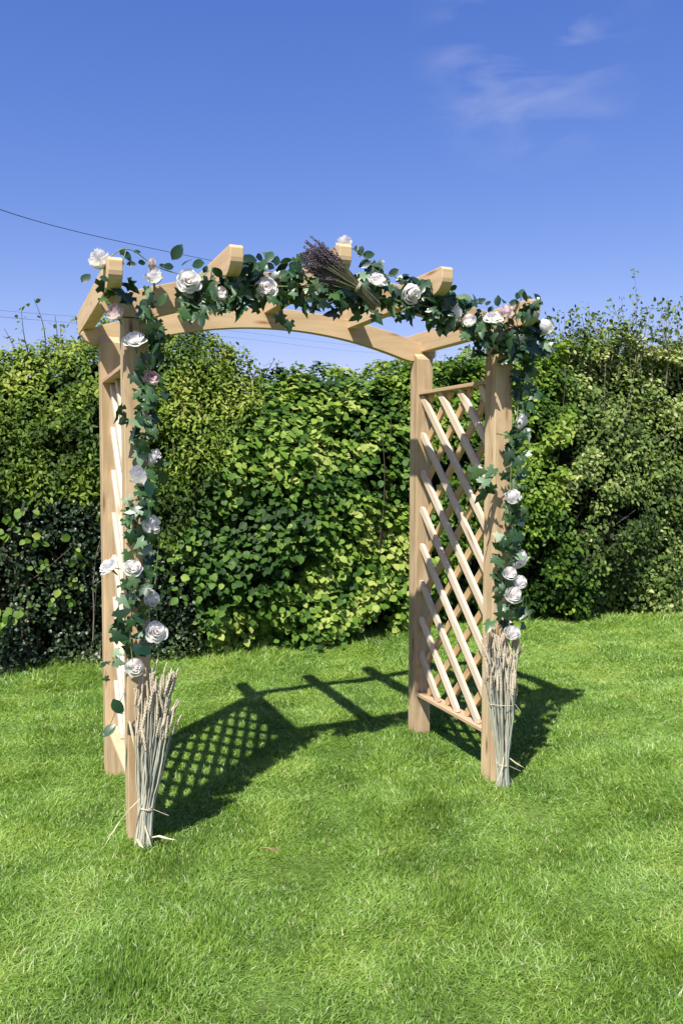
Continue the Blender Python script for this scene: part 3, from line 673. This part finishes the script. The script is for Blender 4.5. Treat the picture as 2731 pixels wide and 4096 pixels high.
stems = [stemline(top, [(-.11, -.13, 2.22), (-.07, -.14, 2.245), (-.02, -.11, 2.295), (.03, -.09, 2.30), (.08, -.07, 2.27), (.14, -.07, 2.24), (.25, -.08, 2.22)]),
         stemline(top, [(.0, -.11, 2.29), (-.03, -.15, 2.2), (-.045, -.15, 2.13), (.0, -.12, 2.10), (.03, -.11, 2.05), (.04, -.11, 2.0)]),
         stemline(top, [(.2, -.08, 2.21), (.4, -.09, 2.2), (.6, -.09, 2.21), (.8, -.09, 2.22), (1.0, -.09, 2.2), (1.2, -.09, 2.19), (1.4, -.09, 2.15), (1.6, -.09, 2.12), (1.78, -.08, 2.12), (1.87, -.05, 2.13)], .003),
         stemline(top, [(.80, -.12, 2.36), (.85, -.15, 2.385), (.92, -.12, 2.375), (.98, -.1, 2.35), (1.02, -.1, 2.30), (1.10, -.1, 2.29), (1.2, -.1, 2.25), (1.3, -.1, 2.22)]),
         stemline(top, [(1.4, -.09, 2.17), (1.36, -.1, 2.22), (1.32, -.1, 2.2), (1.36, -.1, 2.14)]),
         stemline(top, [(1.72, -.1, 2.1), (1.70, -.12, 2.18), (1.72, -.12, 2.26)]), stemline(top, [(1.74, -.1, 2.1), (1.76, -.13, 2.2), (1.80, -.14, 2.24)])]
V, F = merge(stems); link('vine_stem', np_mesh('vine_stem', V, F), M_stem, top)
CAMD = (-.35, -.93, -.2)
for a in RT:
    rose(top, *a)

lf = empty('flower_garland', (.06, -.05, 1.3), label='rose and ivy garland hanging down the left front post of the arch', cat='garland', group='artificial rose garlands on the arch')
def vmass(n, zlo, zhi, xc, xw, ylo=-.11, yhi=-.02):
    z = r_.uniform(zlo, zhi, n); return np.stack([xc(z) + r_.uniform(-xw, xw, n), r_.uniform(ylo, yhi, n), z, r_.uniform(.036, .056, n)], -1)
xl = lambda z: np.interp(z, [.7, .9, 1.1, 1.25, 1.45, 1.65, 1.85, 2.05], [.0, .01, .03, .045, .085, .075, .09, .10])
leafset('ivy_leaves', np.concatenate([np.array(IVL), vmass(78, .74, 1.34, xl, .055), vmass(36, 1.34, 1.75, xl, .038), vmass(30, 1.75, 2.05, xl, .045)]), T_ivy, M_ivy, lf, 120, hang=-.5, light=.08)
leafset('rose_leaves', np.concatenate([np.array(SPL), vmass(30, .75, 2.0, xl, .06)]), T_rose, M_rleaf, lf, 121, hang=-.5, light=.05)
V, F = merge([stemline(lf, [(.08, -.06, 2.05), (.09, -.05, 1.85), (.06, -.05, 1.7), (.09, -.05, 1.55), (.05, -.06, 1.4), (.03, -.07, 1.2), (.02, -.07, 1.0), (.0, -.08, .85), (.01, -.08, .74)]),
              stemline(lf, [(.02, -.07, 1.1), (-.03, -.07, 1.1), (-.07, -.06, 1.11)]), stemline(lf, [(-.02, -.06, .62), (-.05, -.05, .55), (-.08, -.03, .47)], .0015), stemline(lf, [(.11, -.06, .72), (.115, -.05, .85), (.1, -.05, 1.0), (.12, -.05, 1.2)], .0018)])
link('vine_stem', np_mesh('vine_stem', V, F), M_stem, lf)
for a in RL:
    rose(lf, *a)

rt = empty('flower_garland', (1.75, -.04, 1.3), label='rose and ivy garland hanging down the right front post of the arch', cat='garland', group='artificial rose garlands on the arch')
xr = lambda z: np.interp(z, [.7, .9, 1.1, 1.3, 1.5, 1.7, 2.05], [1.71, 1.70, 1.71, 1.745, 1.735, 1.765, 1.775])
leafset('ivy_leaves', np.concatenate([np.array(IVR), vmass(44, .74, 1.15, xr, .06), vmass(32, 1.15, 1.6, xr, .036), vmass(44, 1.6, 2.06, xr, .036)]), T_ivy, M_ivy, rt, 130, hang=-.5, light=.08)
leafset('rose_leaves', vmass(26, .75, 2.0, xr, .05), T_rose, M_rleaf, rt, 131, hang=-.3, light=.05)
V, F = merge([stemline(rt, [(1.78, -.05, 2.05), (1.77, -.03, 1.8), (1.75, -.04, 1.65), (1.72, -.05, 1.5), (1.71, -.06, 1.3), (1.73, -.06, 1.2), (1.71, -.06, 1.0), (1.70, -.07, .8), (1.72, -.07, .74)]), stemline(rt, [(1.72, -.05, 1.5), (1.65, -.06, 1.47), (1.58, -.06, 1.42)], .0018)])
link('vine_stem', np_mesh('vine_stem', V, F), M_stem, rt)
for a in RR:
    rose(rt, *a)

# ------------------------------------------------------------------ wheat sheaves
def ear_mesh(name, r):
    V, F, o = [], [], 0
    oc = np.array([(1, 0, 0), (0, 1, 0), (-1, 0, 0), (0, -1, 0), (0, 0, 1.9), (0, 0, -1.2)], float) * .0029
    of = np.array([(0, 1, 4), (1, 2, 4), (2, 3, 4), (3, 0, 4), (1, 0, 5), (2, 1, 5), (3, 2, 5), (0, 3, 5)])
    n = 15
    for i in range(n):
        for s in range(3):
            a = s * 2.09 + i * 1.05; q = 1.05 - .75 * abs(i / n - .3)
            V.append(oc * q * [1, 1, 1.5] + [math.cos(a) * .0022 * q, math.sin(a) * .0022 * q, .004 + i * .0047]); F.append(of + o); o += 6
    return np_mesh(name, np.concatenate(V), np.concatenate(F))
def sheaf(label, base, topc, rb, rx, ry, n, ztop_, ties, seed, loose):
    r = np.random.RandomState(seed); base = np.array(base, float); topc = np.array(topc, float)
    root = empty('wheat_sheaf', tuple(base), label=label, cat='dried wheat', group='wheat sheaves tied to the front posts')
    ears = [ear_mesh('ear', r) for _ in range(3)]
    for e in ears: e.materials.append(M_ear)
    for i in range(n):
        a = r.rand() * 6.283; q = math.sqrt(r.rand()); cx, cy = math.cos(a) * q, math.sin(a) * q
        tp = np.array([topc[0] + cx * rx, topc[1] + cy * ry, ztop_ * (r.uniform(.66, 1.0) - .06 * q)])
        if r.rand() < .08: tp[2] *= .8
        b0 = base + [cx * rb * 1.25, cy * rb * 1.1, -.01 + .02 * r.rand()]
        tie = base + (topc - base) * .22 + [0, 0, 0]; tie[2] = ties[0]; tie[:2] += [cx * rb * .72, cy * rb * .72]
        L = [b0, tie, tie + (tp - tie) * .5 + [cx * .006 + .004 * r.randn(), cy * .004 + .004 * r.randn(), 0], tp]
        t = np.array([0, .2, .6, 1.]); tt = np.linspace(0, 1, 9)
        P = np.stack([np.interp(tt, t, [l[k] for l in L]) for k in range(3)], -1)
        for _ in range(2): P[1:-1] = (P[:-2] + 2 * P[1:-1] + P[2:]) / 4
        P[1:-1] += r.randn(7, 3) * [.0022, .0022, .001]
        V, F = tube(P, np.linspace(.0042, .0022, 9) * r.uniform(.75, 1.25), 5)
        st = link('wheat_stalk', np_mesh('wheat_stalk', V, F, smooth=True), M_stalk, root)
        e = bpy.data.objects.new('ear', ears[i % 3]); C.objects.link(e); e.parent = st; e.matrix_parent_inverse = world_of(st).inverted()
        d = Vector(P[-1] - P[-3]); d.normalize(); d = (d + Vector((r.randn() * .14, r.randn() * .14, 0))).normalized()
        e.location = Vector(P[-1]); e.rotation_euler = d.to_track_quat('Z', 'Y').to_euler(); sc = r.uniform(.95, 1.35); e.scale = (sc * 1.02, sc * 1.02, sc * 1.08)
    for z in ties:
        f = (z - base[2]) / (topc[2] - base[2]); c = base + (topc - base) * f
        rr = rb * 1.02 if z == ties[0] else rb + (rx * .95 - rb) * max(0, f - .12)
        an = np.linspace(0, 2 * math.pi, 25)
        parts = [tube(np.stack([c[0] + rr * np.cos(an), c[1] + min(rr, ry + .004) * np.sin(an), z + .004 * np.sin(an * 2 + k) + k * .004], -1), .0018, 5) for k in range(3 if z == ties[0] else 1)]
        parts.append(tube([(c[0] + rr * .7, c[1] - rr * .8, z), (c[0] + rr + .02, c[1] - rr, z - .015), (c[0] + rr + .05, c[1] - rr * 1.2, z - .03)], .0012, 4) if z == ties[0] else tube([(c[0] + rr * .8, c[1] - rr * .6, z), (c[0] + rr, c[1] - rr, z - .03)], .0012, 4))
        V, F = merge(parts); link('twine', np_mesh('twine', V, F), M_twine, root)
    for pts, w in loose:
        P = np.array(pts, float); n_ = len(P); wv = w * np.sin(np.linspace(.15, 1, n_) * math.pi) ** .6
        V = np.concatenate([P + [0, 0, 0] - np.stack([wv * .5, 0 * wv, wv * .5], -1), P + np.stack([wv * .5, 0 * wv, wv * .5], -1), P + np.stack([0 * wv, -wv * .5, 0 * wv], -1)])
        F = [(i, i + 1, 2 * n_ + i + 1, 2 * n_ + i) for i in range(n_ - 1)] + [(2 * n_ + i, 2 * n_ + i + 1, n_ + i + 1, n_ + i) for i in range(n_ - 1)]
        link('loose_leaf', np_mesh('loose_leaf', V, np.array(F)), M_looseleaf, root)
    return root
M_looseleaf = simple('dry_straw_leaf', (.62, .58, .38), .6, .3, (.48, .44, .28))
sheaf('wheat sheaf fanning out to the right, leaning on the left front post', (.050, -.048, .0), (.093, -.065, .56), .029, .076, .042, 100, .665, (.15,), 201,
      [([(.03, -.08, .20), (-.01, -.09, .17), (-.05, -.10, .13), (-.085, -.11, .085), (-.115, -.12, .04)], .011), ([(.07, -.07, .035), (.10, -.09, .045), (.13, -.10, .035), (.17, -.11, .025)], .007),
       ([(.02, -.075, .04), (.03, -.085, .02), (.05, -.095, .0)], .008), ([(.05, -.08, .09), (.06, -.09, .05), (.075, -.1, .0)], .007), ([(.0, -.04, .50), (.01, -.05, .45), (.02, -.055, .38)], .009)])
sheaf('dense straight wheat sheaf standing against the right front post', (1.702, -.045, .0), (1.672, -.065, .56), .027, .090, .044, 100, .69, (.105, .40), 202,
      [([(1.69, -.07, .17), (1.67, -.09, .11), (1.64, -.10, .06), (1.60, -.11, .02)], .008), ([(1.72, -.07, .14), (1.75, -.08, .115), (1.79, -.09, .09)], .005)])

# ------------------------------------------------------------------ lavender bunch
def lavender():
    r = np.random.RandomState(301)
    A = np.array([.972, -.200, 2.141]); T = np.array([.884, -.225, 2.205]); Hh = np.array([.705, -.235, 2.298])
    root = empty('lavender_bunch', tuple(T), label='tied bunch of dried lavender lying aslant on the middle of the garland', cat='dried lavender')
    ax = unit(Hh - T); s1 = unit(np.cross(ax, [0, 1, 0])); s2 = np.cross(ax, s1)
    spikes = []
    for q in range(3):
        V, F, o = [], [], 0
        oc = np.array([(1, 0, 0), (0, 1, 0), (-1, 0, 0), (0, -1, 0), (0, 0, 1.5), (0, 0, -1)], float) * .0024
        of = np.array([(0, 1, 4), (1, 2, 4), (2, 3, 4), (3, 0, 4), (1, 0, 5), (2, 1, 5), (3, 2, 5), (0, 3, 5)])
        for i in range(12):
            for s in range(3):
                a = r.rand() * 6.28; V.append(oc * r.uniform(.6, 1.2) + [math.cos(a) * .003, math.sin(a) * .003, i * .0055 + .002 * r.randn()]); F.append(of + o); o += 6
        me = np_mesh('flower_spike', np.concatenate(V), np.concatenate(F)); me.materials.append(M_lav); spikes.append(me)
    for i in range(95):
        a = r.rand() * 6.283; q = math.sqrt(r.rand()); u, v = math.cos(a) * q, math.sin(a) * q
        b = A + s1 * u * .024 + s2 * v * .018 + ax * r.uniform(-.01, .02)
        t = T + s1 * u * .017 + s2 * v * .014
        h = Hh + s1 * (u * .052 + .004 * r.randn()) + s2 * v * .035 + ax * (r.uniform(-.09, .02) - .02 * q)
        P = np.array([b, t, t + (h - t) * .5, h]); tt = np.linspace(0, 1, 7); P = np.stack([np.interp(tt, [0, .3, .65, 1], P[:, k]) for k in range(3)], -1)
        V, F = tube(P, .0018, 4); st = link('lavender_sprig', np_mesh('lavender_sprig', V, F), M_lavstem, root)
        e = bpy.data.objects.new('flower_spike', spikes[i % 3]); C.objects.link(e); e.parent = st; e.matrix_parent_inverse = world_of(st).inverted()
        d = (Vector(h - t).normalized() + Vector(r.randn(3) * .16)).normalized()
        e.location = Vector(h) - d * .01; e.rotation_euler = d.to_track_quat('Z', 'Y').to_euler(); e.scale = (1.2,) * 3
    an = np.linspace(0, 2 * math.pi, 19)
    V, F = merge([tube(T + k * ax * .004 + np.cos(an)[:, None] * s1 * .0205 + np.sin(an)[:, None] * s2 * .0185, .0018, 5) for k in range(3)])
    link('twine', np_mesh('twine', V, F), M_twine, root)
lavender()

# ------------------------------------------------------------------ small things dropped on the lawn
V, F = merge([tube([(.44, -.345, .05), (.465, -.36, .052), (.49, -.375, .045)], [.002, .003, .0015], 5), tube([(.465, -.36, .052), (.475, -.385, .05)], .0015, 4), tube([(.48, -.37, .05), (.51, -.365, .045)], .0014, 4)])
link('fallen_twig', np_mesh('fallen_twig', V, F), simple('dry_red_twig', (.34, .20, .12), .8, .2), None, label='short dry reddish forked twig lying on the open lawn', cat='twig')

# ------------------------------------------------------------------ overhead cables
def cable(label, pts, rad, mat):
    P = np.array(pts, float); t = np.linspace(0, 1, len(P)); tt = np.linspace(0, 1, 60)
    Q = np.stack([np.interp(tt, t, P[:, i]) for i in range(3)], -1)
    for _ in range(30): Q[1:-1] = (Q[:-2] + 2 * Q[1:-1] + Q[2:]) / 4
    V, F = tube(Q, rad, 6); link('overhead_cable', np_mesh('overhead_cable', V, F), mat, None, label=label, cat='cable', group='overhead cables above the hedge')
cable('thick dark cable sloping down towards the top left of the arch', [(-3.9, 5.5, 5.0), (-.37, 11.97, 5.64), (1.7, 15.5, 6.29), (5.15, 20.64, 7.27), (14.97, 34.13, 9.96), (43.71, 66.12, 16.11)], .0068, M_wire)
cable('upper of two faint thin cables low above the hedge', [(-8, 22, 6.1), (-.35, 29.31, 6.9), (3, 33.4, 7.57), (14.0, 45.27, 9.24), (23.46, 52.29, 9.73), (60, 90, 16)], .0065, M_wire2)
cable('lower of two faint thin cables low above the hedge', [(-8, 22, 5.9), (-.35, 29.31, 6.68), (3, 33.4, 7.3), (14.0, 45.27, 8.85), (23.46, 52.29, 9.33), (60, 90, 15.3)], .0065, M_wire2)

# ------------------------------------------------------------------ sun, sky
SUN = Vector((-.5, -.5, 1)).normalized()
sl = bpy.data.lights.new('sun', 'SUN'); sl.energy = 4.4; sl.angle = math.radians(.53); sl.color = (1, .955, .89)
so = bpy.data.objects.new('sun', sl); C.objects.link(so); so.rotation_euler = SUN.to_track_quat('Z', 'Y').to_euler()
w = bpy.data.worlds.new('World'); bpy.context.scene.world = w; w.use_nodes = True; nt = w.node_tree; L = nt.links.new
bg = nt.nodes['Background']; sky = N(nt, 'ShaderNodeTexSky'); sky.sky_type = 'NISHITA'; sky.sun_disc = False
sky.sun_elevation = math.asin(SUN.z); sky.sun_rotation = math.atan2(SUN.x, SUN.y)
sky.altitude = 300; sky.air_density = 1.0; sky.dust_density = .6; sky.ozone_density = 4.5
tint = N(nt, 'ShaderNodeMix', data_type='RGBA', blend_type='MULTIPLY'); tint.inputs[0].default_value = 1; tint.inputs[7].default_value = (1.06, 1.0, 1.46, 1)
L(sky.outputs[0], tint.inputs[6])
tc = N(nt, 'ShaderNodeTexCoord')
def blob(d, r0, r1):
    s = N(nt, 'ShaderNodeVectorMath', operation='DISTANCE'); L(tc.outputs['Generated'], s.inputs[0]); s.inputs[1].default_value = d
    m_ = N(nt, 'ShaderNodeMapRange', interpolation_type='SMOOTHSTEP'); m_.inputs[1].default_value = r0; m_.inputs[2].default_value = r1; m_.inputs[3].default_value = 1; m_.inputs[4].default_value = 0
    L(s.outputs['Value'], m_.inputs[0]); return m_.outputs[0]
b1 = blob((.508, .755, .422), .03, .135); b2 = blob((.503, .735, .454), .0, .035)
mxb = N(nt, 'ShaderNodeMath', operation='MAXIMUM'); L(b1, mxb.inputs[0]); L(b2, mxb.inputs[1])
mp = N(nt, 'ShaderNodeMapping'); mp.inputs['Scale'].default_value = (7, 9, 26); L(tc.outputs['Generated'], mp.inputs[0])
cn = N(nt, 'ShaderNodeTexNoise'); cn.inputs['Scale'].default_value = 1; cn.inputs['Detail'].default_value = 6; cn.inputs['Distortion'].default_value = .6; L(mp.outputs[0], cn.inputs['Vector'])
cr = N(nt, 'ShaderNodeMapRange'); cr.inputs[1].default_value = .43; cr.inputs[2].default_value = .72; cr.inputs[4].default_value = .42; L(cn.outputs[0], cr.inputs[0])
mu = N(nt, 'ShaderNodeMath', operation='MULTIPLY'); L(mxb.outputs[0], mu.inputs[0]); L(cr.outputs[0], mu.inputs[1])
sep = N(nt, 'ShaderNodeSeparateColor'); comb = N(nt, 'ShaderNodeCombineColor'); L(tint.outputs[2], sep.inputs[0])
K = .124
for i, (a_, b_, e_) in enumerate(((.13, .105, 1.38), (.216, .212, 1.06), (.61, .645, .66))):
    p1 = N(nt, 'ShaderNodeMath', operation='MULTIPLY'); p1.inputs[1].default_value = K / a_; L(sep.outputs[i], p1.inputs[0])
    p2 = N(nt, 'ShaderNodeMath', operation='POWER'); p2.inputs[1].default_value = e_; L(p1.outputs[0], p2.inputs[0])
    p3 = N(nt, 'ShaderNodeMath', operation='MULTIPLY'); p3.inputs[1].default_value = b_ / K; L(p2.outputs[0], p3.inputs[0]); L(p3.outputs[0], comb.inputs[i])
cm = N(nt, 'ShaderNodeMix', data_type='RGBA'); L(mu.outputs[0], cm.inputs[0]); L(comb.outputs[0], cm.inputs[6]); cm.inputs[7].default_value = (5.5, 5.6, 7.2, 1)
L(cm.outputs[2], bg.inputs['Color']); bg.inputs['Strength'].default_value = .062

# ------------------------------------------------------------------ camera
cd = bpy.data.cameras.new('camera'); co = bpy.data.objects.new('camera', cd); C.objects.link(co)
cd.sensor_fit = 'VERTICAL'; cd.sensor_height = 36; cd.lens = 36 * 3386.28 / 4096; cd.clip_start = .05; cd.clip_end = 600
r = Vector((.92768, -.373368, .002182)); u = Vector((.018865, .052708, .998432)); f = Vector((.372898, .926185, -.055939))
co.matrix_world = Matrix(((r.x, u.x, -f.x, -.44867), (r.y, u.y, -f.y, -3.36264), (r.z, u.z, -f.z, 1.5), (0, 0, 0, 1)))
sc = bpy.context.scene; sc.camera = co
sc.view_settings.view_transform = 'Standard'; sc.view_settings.look = 'None'; sc.view_settings.exposure = 1.0; sc.view_settings.gamma = 1
sc.render.film_transparent = False
sc.cycles.max_bounces = 6; sc.cycles.transmission_bounces = 4; sc.cycles.diffuse_bounces = 3
